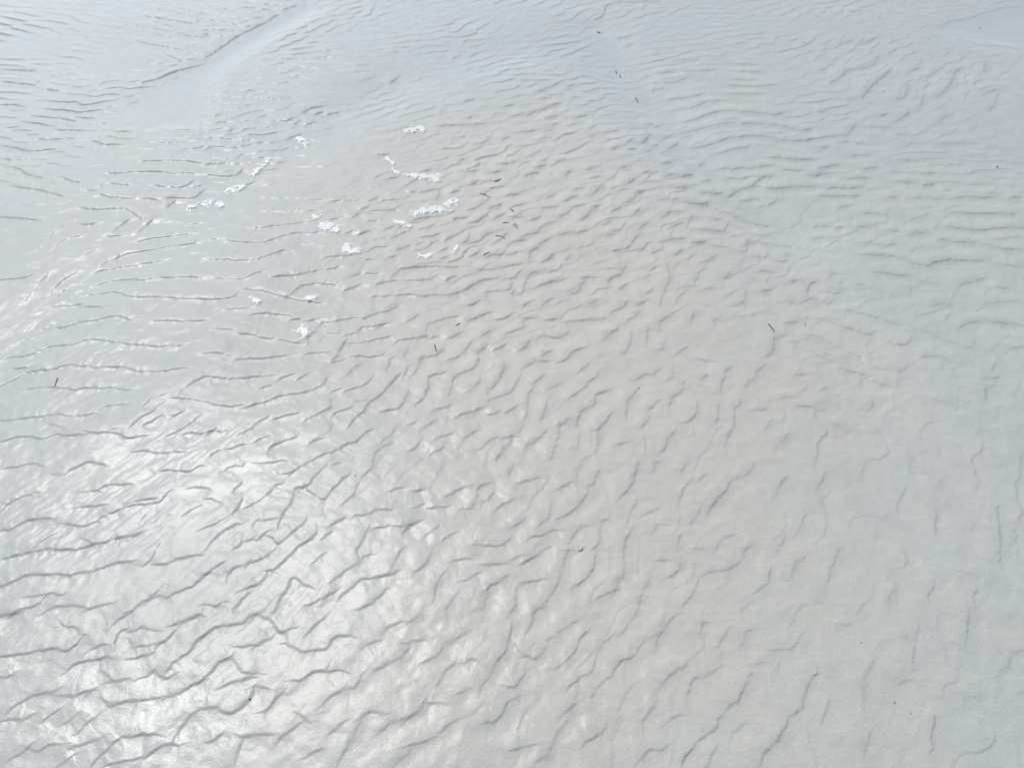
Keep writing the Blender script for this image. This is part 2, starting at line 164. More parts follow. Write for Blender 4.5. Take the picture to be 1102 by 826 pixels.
GX = T[None, :] * row_w(Y)[:, None]
GY = np.repeat(Y[:, None], len(T), 1)
H = np.zeros_like(GX)
cover = np.zeros_like(GX)


# ---- cheap smooth value noise on arbitrary points
def vnoise(x, y, seed):
    tab = np.random.default_rng(seed).standard_normal((256, 256))
    xi = np.floor(x).astype(np.int64); yi = np.floor(y).astype(np.int64)
    u = x - xi; v = y - yi
    u = u * u * u * (u * (u * 6 - 15) + 10); v = v * v * v * (v * (v * 6 - 15) + 10)
    x0 = xi & 255; x1 = (xi + 1) & 255; y0 = yi & 255; y1 = (yi + 1) & 255
    return ((tab[y0, x0] * (1 - u) + tab[y0, x1] * u) * (1 - v)
            + (tab[y1, x0] * (1 - u) + tab[y1, x1] * u) * v)


def window(x0, x1, y0, y1):
    j0 = max(0, np.searchsorted(Y, y0) - 1); j1 = min(len(Y), np.searchsorted(Y, y1) + 1)
    wl, wh = row_w(Y[j0]), row_w(Y[min(j1, len(Y) - 1)])
    ta = min(x0 / wl, x0 / wh); tb = max(x1 / wl, x1 / wh)
    i0 = max(0, np.searchsorted(T, ta) - 1); i1 = min(len(T), np.searchsorted(T, tb) + 1)
    return slice(j0, j1), slice(i0, i1)


AWAY = np.array([.15, -.989])               # the current ran this way: lee slopes face it

near_mask = slice(None)
# domain wobble so that crests are never ruler smooth
jj, ii = window(-8, 8, -.2, 10)
WX = np.zeros_like(GX); WY = np.zeros_like(GX)
sub = (jj, ii)
WX[sub] = .0022 * vnoise(GX[sub] / .028, GY[sub] / .028, 3) + .0009 * vnoise(GX[sub] / .010, GY[sub] / .010, 4)
WY[sub] = .0022 * vnoise(GX[sub] / .028, GY[sub] / .028, 5) + .0009 * vnoise(GX[sub] / .010, GY[sub] / .010, 6)

lrng = np.random.default_rng(5)
BODY = 1.25
for P, w, amp in LINES:
    ext = lrng.uniform(.018, .036)           # a crest dies out a little beyond where it can be made out
    e0 = P[0] - P[min(3, len(P) - 1)]; e1 = P[-1] - P[max(-4, -len(P))]
    e0 /= np.linalg.norm(e0) + 1e-9; e1 /= np.linalg.norm(e1) + 1e-9
    b0, b1 = lrng.normal(0, .35, 2)
    e0 = e0 + b0 * np.array([-e0[1], e0[0]]); e1 = e1 + b1 * np.array([-e1[1], e1[0]])
    P = np.vstack([P[0] + e0 * ext, P[0] + e0 * ext * .5, P, P[-1] + e1 * ext * .5, P[-1] + e1 * ext])
    dist = float(np.hypot(P[:, 0].mean(), P[:, 1].mean()))
    far_k = np.clip((dist - 1.5) / 4.0, 0, 1)
    L = .030 + .030 * far_k                  # how far the slope behind and before a crest reaches
    lee = np.interp(dist, [1, 2, 3, 4.5, 6], [.0066, .0062, .0058, .0072, .0092]) * (.8 + .4 * lrng.random())
    bow = np.interp(dist, [1.5, 3], [1.7, 1.25])
    m = .16 + .1 * far_k
    sj, si = window(P[:, 0].min() - m, P[:, 0].max() + m, P[:, 1].min() - m, P[:, 1].max() + m)
    X = GX[sj, si] + WX[sj, si]; Yy = GY[sj, si] + WY[sj, si]
    seg = np.linalg.norm(np.diff(P, axis=0), axis=1)
    s_at = np.concatenate([[0], np.cumsum(seg)]); total = s_at[-1]
    best = np.full(X.shape, 1e9); sd = np.zeros(X.shape); sp = np.zeros(X.shape)
    chord = P[-1] - P[0]
    nrm0 = np.array([-chord[1], chord[0]])
    flip = 1.0 if nrm0 @ AWAY > 0 else -1.0
    for k in range(len(P) - 1):
        a = P[k]; d = P[k + 1] - P[k]; l2 = d @ d
        if l2 < 1e-12:
            continue
        rx = X - a[0]; ry = Yy - a[1]
        t = np.clip((rx * d[0] + ry * d[1]) / l2, 0, 1)
        ex = rx - t * d[0]; ey = ry - t * d[1]
        d2 = ex * ex + ey * ey
        cr = (d[0] * ry - d[1] * rx) * flip
        up = d2 < best
        best = np.where(up, d2, best)
        sd = np.where(up, np.sign(cr) * np.sqrt(d2), sd)
        sp = np.where(up, s_at[k] + t * math.sqrt(l2), sp)
    end = np.minimum(sp, total - sp)
    tl = min(.045 + .015 * far_k, total * .38) + 1e-6
    tap = np.clip(end / tl, 0, 1); tap = tap * tap * (3 - 2 * tap)
    ad = np.abs(sd)
    gr = vnoise(sp / .011, np.full(sp.shape, lrng.uniform(0, 250)), 61)
    wav = np.clip(.84 + .20 * gr + .22 * np.sin(sp / .045 + 6.28 * lrng.random()) * np.sin(sp / .019 + 6.28 * lrng.random()), .25, 1.4)
    lee = lee * (.4 + .6 * tap)
    q = np.clip((sd + lee) / lee, 0, 1)      # the brow rounds over, the foot of the slip face is sharp
    toe = .0013 + .0012 * far_k
    prof = np.where(sd < -lee, np.exp(-(np.maximum(-sd - lee, 0) / L) ** 1.2), 1 - 2 * q ** bow)
    prof = np.where(sd > 0, -np.exp(-(np.maximum(sd, 0) / L) ** 1.1) * (1 - .12 * np.exp(-sd / toe)), prof)
    H[sj, si] += (amp * (w if w != 1.31 else 1.7)) * prof * tap * wav
    Lm = .021 + .016 * far_k                 # the rounded body of the ripple that the crest belongs to
    body = -(sd + lee * .5) / Lm * np.exp(.5 - .5 * ((sd + lee * .5) / Lm) ** 2)
    wide = np.clip(end / (tl * 1.3) + .12, 0, 1) * np.exp(-(np.maximum(np.sqrt(best) - ad, 0) / .02) ** 2)
    ends = np.where(end <= 0, np.exp(-(ad / .012) ** 2), 1.0)
    H[sj, si] += (amp * BODY * (.45 + .6 * far_k) * (1 + .9 * np.clip((P[:, 0].mean() + .45) / .4, 0, 1) * np.clip((4.0 - P[:, 1].mean()) / .9, .1, 1))) * (min(w, 1.3) if w != 1.31 else 0) * body * wide * ends
    cover[sj, si] = np.maximum(cover[sj, si], np.exp(-(ad / (.036 + .006 * far_k)) ** 2) * np.clip(end / tl * .5 + .5, 0, 1))

# ------------------------------------------------------------------ ripples between the surveyed lines
# crest direction everywhere: smoothed tangents of the surveyed lines
mids, tens, cwts = [], [], []
for P, w, amp in LINES:
    for k in range(0, len(P) - 1, 2):
        d = P[min(k + 2, len(P) - 1)] - P[k]; l = np.linalg.norm(d)
        if l < 1e-9:
            continue
        d /= l
        mids.append(P[k]); tens.append((d[0] * d[0] - d[1] * d[1], 2 * d[0] * d[1])); cwts.append(l * w)
mids = np.array(mids); tens = np.array(tens); cwts = np.array(cwts)


_dirs = {}


def crest_dir(x, y):
    key = (round(x / .07), round(y / .07))
    if key not in _dirs:
        _dirs[key] = crest_dir_at(key[0] * .07, key[1] * .07)
    return _dirs[key]


def crest_dir_at(x, y):
    sig = .10 + .05 * max(0, y)
    q = cwts * np.exp(-((mids[:, 0] - x) ** 2 + (mids[:, 1] - y) ** 2) / (2 * sig * sig)) + 1e-12
    a = (tens[:, 0] * q).sum() / q.sum(); b = (tens[:, 1] * q).sum() / q.sum()
    return .5 * math.atan2(b, a), math.hypot(a, b)


LX0, LX1, LY0, LY1, LS = -5.2, 5.2, .3, 8.4, .012
nx = int((LX1 - LX0) / LS); ny = int((LY1 - LY0) / LS)
F = np.zeros((ny, nx), complex)
xs = LX0 + np.arange(nx) * LS; yl = LY0 + np.arange(ny) * LS
krng = np.random.default_rng(77)
kx, ky = [], []
y_ = LY0
while y_ < LY1:
    lam = np.interp(y_, [.7, 2, 3.2, 4, 6, 9], [.085, .085, .080, .082, .105, .16])
    stp = lam * .62
    x_ = LX0
    while x_ < LX1:
        if abs(x_) < 1.25 * row_w(y_) + .5:
            kx.append(x_ + stp * krng.uniform(-.6, .6)); ky.append(y_ + stp * krng.uniform(-.6, .6))
        x_ += stp
    y_ += stp
for x, y in zip(kx, ky):
    lam = np.interp(y, [.7, 2, 3.2, 4, 6, 9], [.085, .085, .080, .082, .105, .16]) * krng.uniform(.9, 1.1)
    th, coh = crest_dir(x, y)
    net = math.exp(-((x - .15) / .9) ** 2 - ((y - 3.4) / 1.1) ** 2)    # on the swell the crests cross and link into a net
    th += krng.normal(0, .16 + .42 * net + .5 * (1 - coh))
    n = np.array([-math.sin(th), math.cos(th)])
    if n @ AWAY < 0:
        n = -n
    sg = lam * .95; R = int(2.6 * sg / LS)
    ci = int((x - LX0) / LS); cj = int((y - LY0) / LS)
    i0, i1 = max(0, ci - R), min(nx, ci + R); j0, j1 = max(0, cj - R), min(ny, cj + R)
    if i1 <= i0 or j1 <= j0:
        continue
    dx = xs[i0:i1] - x; dy = yl[j0:j1] - y
    kk = 2 * math.pi / lam
    ex = np.exp(-dx * dx / (2 * sg * sg) + 1j * kk * n[0] * dx)
    ey = np.exp(-dy * dy / (2 * sg * sg) + 1j * (kk * n[1] * dy + krng.uniform(0, 6.283)))
    F[j0:j1, i0:i1] += ey[:, None] * ex[None, :]
jj, ii = window(LX0 + .1, LX1 - .1, LY0 + .05, LY1 - .1)
X = GX[jj, ii] + WX[jj, ii]; Yy = GY[jj, ii] + WY[jj, ii]
fx = np.clip((X - LX0) / LS, 0, nx - 1.001); fy = np.clip((Yy - LY0) / LS, 0, ny - 1.001)
xi = fx.astype(int); yi = fy.astype(int); u = fx - xi; v = fy - yi
Z = ((F[yi, xi] * (1 - u) + F[yi, xi + 1] * u) * (1 - v) + (F[yi + 1, xi] * (1 - u) + F[yi + 1, xi + 1] * u) * v)
mag = np.abs(Z); mag = mag / (mag + .9)
ph = (np.angle(Z) / (2 * math.pi)) % 1.0
edge = np.interp(Yy, [1.2, 2.0, 3, 6], [.36, .18, .10, .09])
rise = np.clip(ph / (1 - edge), 0, 1); fall = np.clip((ph - (1 - edge)) / edge, 0, 1)
saw = np.where(ph < 1 - edge, -1 + 2 * rise ** 1.25, 1 - 2 * (fall * fall * (3 - 2 * fall)))
# picture position of every vertex, used only to look up the zone relief
zz = X * 0 - CAM_H
depth = np.maximum(.2, GY[jj, ii] * CW + CAM_H * SW)
upx = 551 + FOC * GX[jj, ii] / depth
vpx = 413 - FOC * (GY[jj, ii] * SW - CAM_H * CW) / depth
amp = zone_amp(upx, vpx)
patch = np.clip(.75 + .45 * vnoise(X / .31, Yy / .31, 21), .2, 1.25)


def poly_soft(pts, soft):
    """Smooth 0..1 mask of a polygon drawn on the sand (metres)."""
    px, py = pts[:, 0], pts[:, 1]
    inside = np.zeros(X.shape, bool); dmin = np.full(X.shape, 1e9)
    n = len(pts)
    for k in range(n):
        ax, ay, bx, by = px[k], py[k], px[(k + 1) % n], py[(k + 1) % n]
        cond = ((ay > Yy) != (by > Yy))
        with np.errstate(divide='ignore', invalid='ignore'):
            xc = (bx - ax) * (Yy - ay) / (by - ay) + ax
        inside ^= cond & (X < xc)
        l2 = (bx - ax) ** 2 + (by - ay) ** 2
        t = np.clip(((X - ax) * (bx - ax) + (Yy - ay) * (by - ay)) / l2, 0, 1)
        dmin = np.minimum(dmin, (X - ax - t * (bx - ax)) ** 2 + (Yy - ay - t * (by - ay)) ** 2)
    d = np.sqrt(dmin); d = np.where(inside, d, -d)
    q = np.clip(d / soft * .5 + .5, 0, 1)
    return q * q * (3 - 2 * q)


def gpoly(*pix):
    a = np.array(pix, float); x, y = ground(a[:, 0], a[:, 1])
    return np.stack([x, y], 1)


POOL_A = gpoly((120, 120), (150, 98), (176, 86), (204, 73), (232, 54), (262, 36), (299, 16), (330, 2), (348, 8), (300, 34),
               (262, 56), (240, 72), (226, 92), (218, 118), (206, 132), (160, 136))
POOL_B = gpoly((1018, 30), (1036, 22), (1068, 13), (1100, 6), (1190, 2), (1190, 60), (1100, 52), (1060, 46), (1034, 38))
smooth_zone = np.maximum(poly_soft(POOL_A, .09), poly_soft(POOL_B, .2))
# calmer sheets of sand: broad tongue left of centre, gully right of centre, far right margin
CALM = [(gpoly((60, 380), (130, 300), (240, 240), (330, 180), (400, 130), (420, 175), (340, 250), (330, 300), (240, 340), (200, 400)), .22, .75),
        (gpoly((0, 300), (60, 250), (140, 180), (200, 150), (190, 200), (110, 260), (40, 330)), .2, .55),
        (gpoly((1070, 70), (1102, 60), (1180, 60), (1180, 190), (1085, 170), (1060, 120)), .25, .8),
        (gpoly((640, 60), (680, 70), (735, 110), (700, 125), (660, 100)), .2, .6),
        (gpoly((860, 420), (1180, 380), (1180, 900), (900, 900)), .2, .5)]
calm = np.zeros(X.shape)
for pts, soft, k in CALM:
    calm = np.maximum(calm, k * poly_soft(pts, soft))
fade = np.clip((LY1 - .4 - GY[jj, ii]) / 2.0, 0, 1) * np.clip((GY[jj, ii] - LY0 - .05) / .2, 0, 1)
outside = np.clip((np.abs(upx - 551) - 560) / 60, 0, 1)
glarez = np.clip((500 - upx) / 120, 0, 1) * np.clip((vpx - 380) / 80, 0, 1)
fill_k = .80 * (1 + .5 * np.clip((360 - upx) / 120, 0, 1) * np.clip((175 - vpx) / 60, 0, 1)) * (1 + .55 * np.clip((260 - vpx) / 130, 0, 1)) * (1 - .6 * glarez) * np.maximum(np.clip((360 - vpx) / 150, .42, 1), outside * .6) * (1 - .85 * cover[jj, ii]) * patch * (1 - calm) * (1 - smooth_zone) * fade
H[jj, ii] *= (1 - .85 * smooth_zone)
netz = np.exp(-((X - .12) / .85) ** 4 - ((Yy - 2.7) / 1.35) ** 4)      # the swell with its net of linked scales
H[jj, ii] += amp * fill_k * saw * mag * (1 - .75 * netz)


def scales(px, py, size, along, seed, tilt, soft):
    """Shingled tongues of sand: each cell climbs with the current and drops at its own front edge."""
    ca = np.array(along) / np.hypot(*along); cb = np.array([ca[1], -ca[0]])
    a = (px * ca[0] + py * ca[1]) / (size * 1.3); b = (px * cb[0] + py * cb[1]) / (size * .86)
    jit = np.random.default_rng(seed).uniform(.08, .92, (256, 256, 2))
    ca_, cb_ = np.floor(a).astype(np.int64), np.floor(b).astype(np.int64)
    f1 = np.full(a.shape, 9.0); f2 = np.full(a.shape, 9.0); h1 = np.zeros(a.shape); h2 = np.zeros(a.shape)
    for da in (-1, 0, 1):
        for db in (-1, 0, 1):
            q = jit[(cb_ + db) & 255, (ca_ + da) & 255]
            oa = a - (ca_ + da + q[..., 0]); ob = b - (cb_ + db + q[..., 1])
            d = np.sqrt(oa * oa + ob * ob)
            h = tilt[0] * oa + tilt[1] * ob - .35 * d * d
            n1 = d < f1; n2 = (~n1) & (d < f2)
            f2 = np.where(n1, f1, np.where(n2, d, f2)); h2 = np.where(n1, h1, np.where(n2, h, h2))
            f1 = np.where(n1, d, f1); h1 = np.where(n1, h, h1)
    w = np.clip((f2 - f1) / soft, 0, 1); w = .5 + .5 * w * w * (3 - 2 * w)
    return h1 * w + h2 * (1 - w)


wx = X + .016 * vnoise(X / .07, Yy / .07, 81); wy = Yy + .016 * vnoise(X / .07, Yy / .07, 82)
sc_far = scales(wx, wy, .088, (.86, .50), 91, (.25, 1.0), .13)
sc_near = scales(wx, wy, .105, (.45, .89), 92, (.1, 1.0), .10)
blend = np.clip((Yy - 1.7) / .8, 0, 1)
rightz = np.clip((upx - 430) / 150, 0, 1) * np.clip((vpx - 150) / 120, 0, 1)
H[jj, ii] += amp * (1 - .6 * cover[jj, ii]) * np.maximum(2.1 * netz, 2.0 * rightz) * (sc_far * blend + sc_near * (1 - blend)) * np.clip(.8 + .35 * vnoise(X / .22, Yy / .22, 83), .25, 1.3)

# ---- fine flow marks, drawn out along the run of the water
fl = np.array([.56, .83]); pr = np.array([.83, -.56])
a1 = X * fl[0] + Yy * fl[1]; b1 = X * pr[0] + Yy * pr[1]
streak = vnoise(a1 / .085, b1 / .014, 31) + .6 * vnoise(a1 / .05, b1 / .0075, 32)
left = np.clip((560 - upx) / 330, 0, 1) * np.clip((vpx - 150) / 250, .15, 1)
smask = np.clip(.35 + .8 * vnoise(X / .17, Yy / .17, 33), 0, 1.3)
H[jj, ii] += .00034 * streak * left * smask * (1 - .6 * smooth_zone)
H[jj, ii] += .00030 * vnoise(X / .020, Yy / .020, 34) + .00055 * vnoise(X / .05, Yy / .05, 35) * (1 - smooth_zone)

# ---- broad relief of the flat: low swells, the two diagonal gullies and the pool hollows
low = .0028 * vnoise(GX / .9, GY / .9, 41) + .010 * vnoise(GX / 2.7, GY / 2.7, 42)
low *= np.clip((60 - np.hypot(GX, GY)) / 40, 0, 1)
H += low * .55


def gully(pix, width, depth):
    pts = catmull(gpoly(*pix), .05)
    d2 = np.full(X.shape, 1e9)
    for k in range(len(pts) - 1):
        a = pts[k]; d = pts[k + 1] - a; l2 = d @ d
        t = np.clip(((X - a[0]) * d[0] + (Yy - a[1]) * d[1]) / l2, 0, 1)
        d2 = np.minimum(d2, (X - a[0] - t * d[0]) ** 2 + (Yy - a[1] - t * d[1]) ** 2)
    H[jj, ii] -= depth * np.exp(-d2 / (width * width))


gully([(-40, 430), (60, 330), (130, 285), (200, 235), (290, 180), (350, 140), (420, 92)], .18, .008)
gully([(100, 470), (190, 410), (250, 350), (290, 300)], .10, -.006)
gully([(640, 30), (670, 70), (712, 120), (745, 165), (800, 215), (850, 245)], .18, .020)
gully([(330, 0), (262, 38), (205, 74), (150, 100), (90, 130)], .20, .008)
gully([(420, 92), (520, 60), (620, 58), (690, 100)], .30, .014)
gully([(820, 235), (880, 330), (930, 430), (960, 540)], .2, .010)
H[jj, ii] -= .012 * smooth_zone
# ---- how wet the skin of the sand is: hollows shine, the drier right margin does not
vignette = np.full(GX.shape, .25)
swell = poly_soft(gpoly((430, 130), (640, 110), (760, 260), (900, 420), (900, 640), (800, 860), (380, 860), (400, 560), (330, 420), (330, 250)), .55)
vignette[jj, ii] = np.clip(.12 + .75 * swell + .07 * vnoise(X / .5, Yy / .5, 71) + .08 * vnoise(X / .12, Yy / .12, 72), 0, 1)  # lens falloff painted as sand tone: pale warm middle, greyer margins, random mottling added
wet = np.full(GX.shape, .55)
wet[jj, ii] = np.clip(.53 + .38 * np.clip((Yy - 2.2) / 1.6, 0, 1) - 15 * (H[jj, ii] - low[jj, ii] * .55) + .09 * vnoise(X / .4, Yy / .4, 51) - .32 * np.clip((upx - 470) / 400, 0, 1)
                      + .3 * smooth_zone, .05, 1)
gy_ = np.gradient(H, axis=0) / np.maximum(np.gradient(GY, axis=0), 1e-5)
gx_ = np.gradient(H, axis=1) / np.maximum(np.gradient(GX, axis=1), 1e-5)
slip = np.clip((gx_ * -AWAY[0] + gy_ * -AWAY[1] - .06) / .25, 0, 1)     # slip faces drain first
wet = np.clip(wet * (1 - .95 * slip), 0, 1)

# ------------------------------------------------------------------ sand mesh
nyv, nxv = GX.shape
co = np.empty((nyv * nxv, 3), np.float32)
co[:, 0] = GX.ravel(); co[:, 1] = GY.ravel(); co[:, 2] = H.ravel()
idx = np.arange(nyv * nxv, dtype=np.int32).reshape(nyv, nxv)
quads = np.stack([idx[:-1, :-1], idx[:-1, 1:], idx[1:, 1:], idx[1:, :-1]], -1).reshape(-1, 4)
me = bpy.data.meshes.new("sand")
me.vertices.add(len(co)); me.vertices.foreach_set("co", co.ravel())
me.loops.add(quads.size); me.loops.foreach_set("vertex_index", quads.ravel())
me.polygons.add(len(quads))
me.polygons.foreach_set("loop_start", np.arange(0, quads.size, 4, dtype=np.int32))
me.polygons.foreach_set("loop_total", np.full(len(quads), 4, np.int32))
me.update(calc_edges=True)
me.polygons.foreach_set("use_smooth", np.ones(len(quads), bool))
at = me.attributes.new("wet", 'FLOAT', 'POINT')
at.data.foreach_set("value", wet.ravel().astype(np.float32))
at = me.attributes.new("vignette", 'FLOAT', 'POINT')
at.data.foreach_set("value", vignette.ravel().astype(np.float32))
sand = bpy.data.objects.new("sand", me); COL.objects.link(sand)
sand["kind"] = "structure"


def height_at(x, y):
    j = int(np.clip(np.searchsorted(Y, y), 1, nyv - 1)); i = int(np.clip(np.searchsorted(T, x / row_w(y)), 1, nxv - 1))
    return float(max(H[j, i], H[j - 1, i], H[j, i - 1], H[j - 1, i - 1]))


# ------------------------------------------------------------------ materials
def new_mat(name):
    m = bpy.data.materials.new(name); m.use_nodes = True
    nt = m.node_tree
    b = nt.nodes.get("Principled BSDF")
    return m, nt, b, nt.links


def noise(nt, scale, detail=3, rough=.55, vec=None):
    n = nt.nodes.new("ShaderNodeTexNoise"); n.inputs["Scale"].default_value = scale
    n.inputs["Detail"].default_value = detail; n.inputs["Roughness"].default_value = rough
    if vec: nt.links.new(vec, n.inputs["Vector"])
    return n


def mrange(nt, src, a, b, c_, d_):
    n = nt.nodes.new("ShaderNodeMapRange")
    for k, v_ in zip(("From Min", "From Max", "To Min", "To Max"), (a, b, c_, d_)):
        n.inputs[k].default_value = v_
    nt.links.new(src, n.inputs["Value"])
    return n.outputs["Result"]


m_sand, nt, b, lk = new_mat("wet_sand")
tc = nt.nodes.new("ShaderNodeTexCoord")
mid = noise(nt, 9, 5, .65, tc.outputs["Object"])
grain = noise(nt, 520, 2, .6, tc.outputs["Object"])
fine = noise(nt, 130, 4, .7, tc.outputs["Object"])
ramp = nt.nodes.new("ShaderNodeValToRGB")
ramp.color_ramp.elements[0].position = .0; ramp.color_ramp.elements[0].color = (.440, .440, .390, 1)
ramp.color_ramp.elements[1].position = 1.; ramp.color_ramp.elements[1].color = (.502, .466, .386, 1)  # grey margin to beige centre, vignetting put into the base colour
sa = nt.nodes.new("ShaderNodeAttribute"); sa.attribute_name = "vignette"
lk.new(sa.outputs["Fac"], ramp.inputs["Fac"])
mx = nt.nodes.new("ShaderNodeMix"); mx.data_type = 'RGBA'; mx.blend_type = 'MULTIPLY'; mx.inputs["Factor"].default_value = 1
v1 = mrange(nt, mid.outputs["Fac"], .25, .75, .94, 1.045)
lk.new(ramp.outputs["Color"], mx.inputs["A"]); lk.new(v1, mx.inputs["B"])
mx2 = nt.nodes.new("ShaderNodeMix"); mx2.data_type = 'RGBA'; mx2.blend_type = 'MULTIPLY'; mx2.inputs["Factor"].default_value = 1
v2 = mrange(nt, grain.outputs["Fac"], .25, .75, .88, 1.09)
lk.new(mx.outputs["Result"], mx2.inputs["A"]); lk.new(v2, mx2.inputs["B"])
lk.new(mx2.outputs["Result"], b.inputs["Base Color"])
wa = nt.nodes.new("ShaderNodeAttribute"); wa.attribute_name = "wet"
lk.new(mrange(nt, wa.outputs["Fac"], 0, 1, .75, .48), b.inputs["Roughness"])
b.inputs["IOR"].default_value = 1.36
lk.new(mrange(nt, wa.outputs["Fac"], 0, 1, .0, .95), b.inputs["Coat Weight"])
lk.new(mrange(nt, wa.outputs["Fac"], 0, 1, .36, .185), b.inputs["Coat Roughness"])
b.inputs["Coat IOR"].default_value = 1.33
add = nt.nodes.new("ShaderNodeMath"); add.operation = 'ADD'
sc_ = nt.nodes.new("ShaderNodeMath"); sc_.operation = 'MULTIPLY'; sc_.inputs[1].default_value = .5
lk.new(grain.outputs["Fac"], sc_.inputs[0]); lk.new(sc_.outputs[0], add.inputs[0]); lk.new(fine.outputs["Fac"], add.inputs[1])
for target, dist_ in (("Normal", .0011), ("Coat Normal", .00034)):
    bp = nt.nodes.new("ShaderNodeBump"); bp.inputs["Strength"].default_value = 1.0; bp.inputs["Distance"].default_value = dist_
    lk.new(add.outputs[0], bp.inputs["Height"]); lk.new(bp.outputs["Normal"], b.inputs[target])
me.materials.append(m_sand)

m_foam, nt, b, lk = new_mat("sea_foam")
fn = noise(nt, 300, 2, .5, nt.nodes.new("ShaderNodeTexCoord").outputs["Object"])
fr_ = nt.nodes.new("ShaderNodeValToRGB")
fr_.color_ramp.elements[0].color = (.88, .87, .82, 1); fr_.color_ramp.elements[1].color = (.90, .89, .83, 1)
lk.new(fn.outputs["Fac"], fr_.inputs["Fac"]); lk.new(fr_.outputs["Color"], b.inputs["Base Color"])
b.inputs["Roughness"].default_value = .3
tl_ = nt.nodes.new("ShaderNodeBsdfTranslucent"); tl_.inputs["Color"].default_value = (.92, .91, .86, 1)
mf = nt.nodes.new("ShaderNodeMixShader"); mf.inputs["Fac"].default_value = .12     # froth lets light through
lk.new(b.outputs[0], mf.inputs[1]); lk.new(tl_.outputs[0], mf.inputs[2]); at_ = nt.nodes.new("ShaderNodeAttribute"); at_.attribute_name = "thick"
clr = nt.nodes.new("ShaderNodeBsdfTransparent"); mt = nt.nodes.new("ShaderNodeMixShader")
fb = noise(nt, 170, 3, .6, fn.inputs["Vector"].links[0].from_socket)
sm_ = nt.nodes.new("ShaderNodeMath"); sm_.operation = 'MULTIPLY'
lk.new(mrange(nt, fb.outputs["Fac"], .3, .65, .82, 1.0), sm_.inputs[0]); lk.new(mrange(nt, at_.outputs["Fac"], .05, .80, 0, .92), sm_.inputs[1])
lk.new(sm_.outputs[0], mt.inputs["Fac"]); lk.new(clr.outputs[0], mt.inputs[1]); lk.new(mf.outputs[0], mt.inputs[2])   # the film is thin at its rim
lk.new(mt.outputs[0], nt.nodes.get("Material Output").inputs["Surface"])


def stem_mat(name, c0, c1):
    m, nt, b, lk = new_mat(name)
    n = noise(nt, 260, 3, .6, nt.nodes.new("ShaderNodeTexCoord").outputs["Object"])
    rp = nt.nodes.new("ShaderNodeValToRGB")
    rp.color_ramp.elements[0].color = c0; rp.color_ramp.elements[1].color = c1
    lk.new(n.outputs["Fac"], rp.inputs["Fac"]); lk.new(rp.outputs["Color"], b.inputs["Base Color"])
    b.inputs["Roughness"].default_value = .55
    return m


m_dark = stem_mat("dark_stem", (.040, .036, .030, 1), (.120, .105, .085, 1))
m_brown = stem_mat("brown_blade", (.11, .095, .065, 1), (.22, .19, .13, 1))


def link_mesh(name, verts, faces, mat, label=None, cat=None, group=None, kind=None, smooth=True):
    m = bpy.data.meshes.new(name); m.from_pydata(verts, [], faces); m.update()
    if smooth:
        for p in m.polygons: p.use_smooth = True
    m.materials.append(mat)
    o = bpy.data.objects.new(name, m); COL.objects.link(o)
    if label: o["label"] = label
    if cat: o["category"] = cat
    if group: o["group"] = group
    if kind: o["kind"] = kind
    return o


# ------------------------------------------------------------------ foam flecks
def ico(sub=1):
    import bmesh
    bm = bmesh.new(); bmesh.ops.create_icosphere(bm, subdivisions=sub, radius=1)
    v = [tuple(q.co) for q in bm.verts]; fcs = [[q.index for q in p.verts] for p in bm.faces]
    bm.free(); return v, fcs


ICO_V, ICO_F = ico(2)


def recentre(o, vs):
    c0 = np.mean(np.array(vs), 0)
    o.data.transform(__import__("mathutils").Matrix.Translation((-c0[0], -c0[1], -c0[2]))); o.location = tuple(c0)
    return o


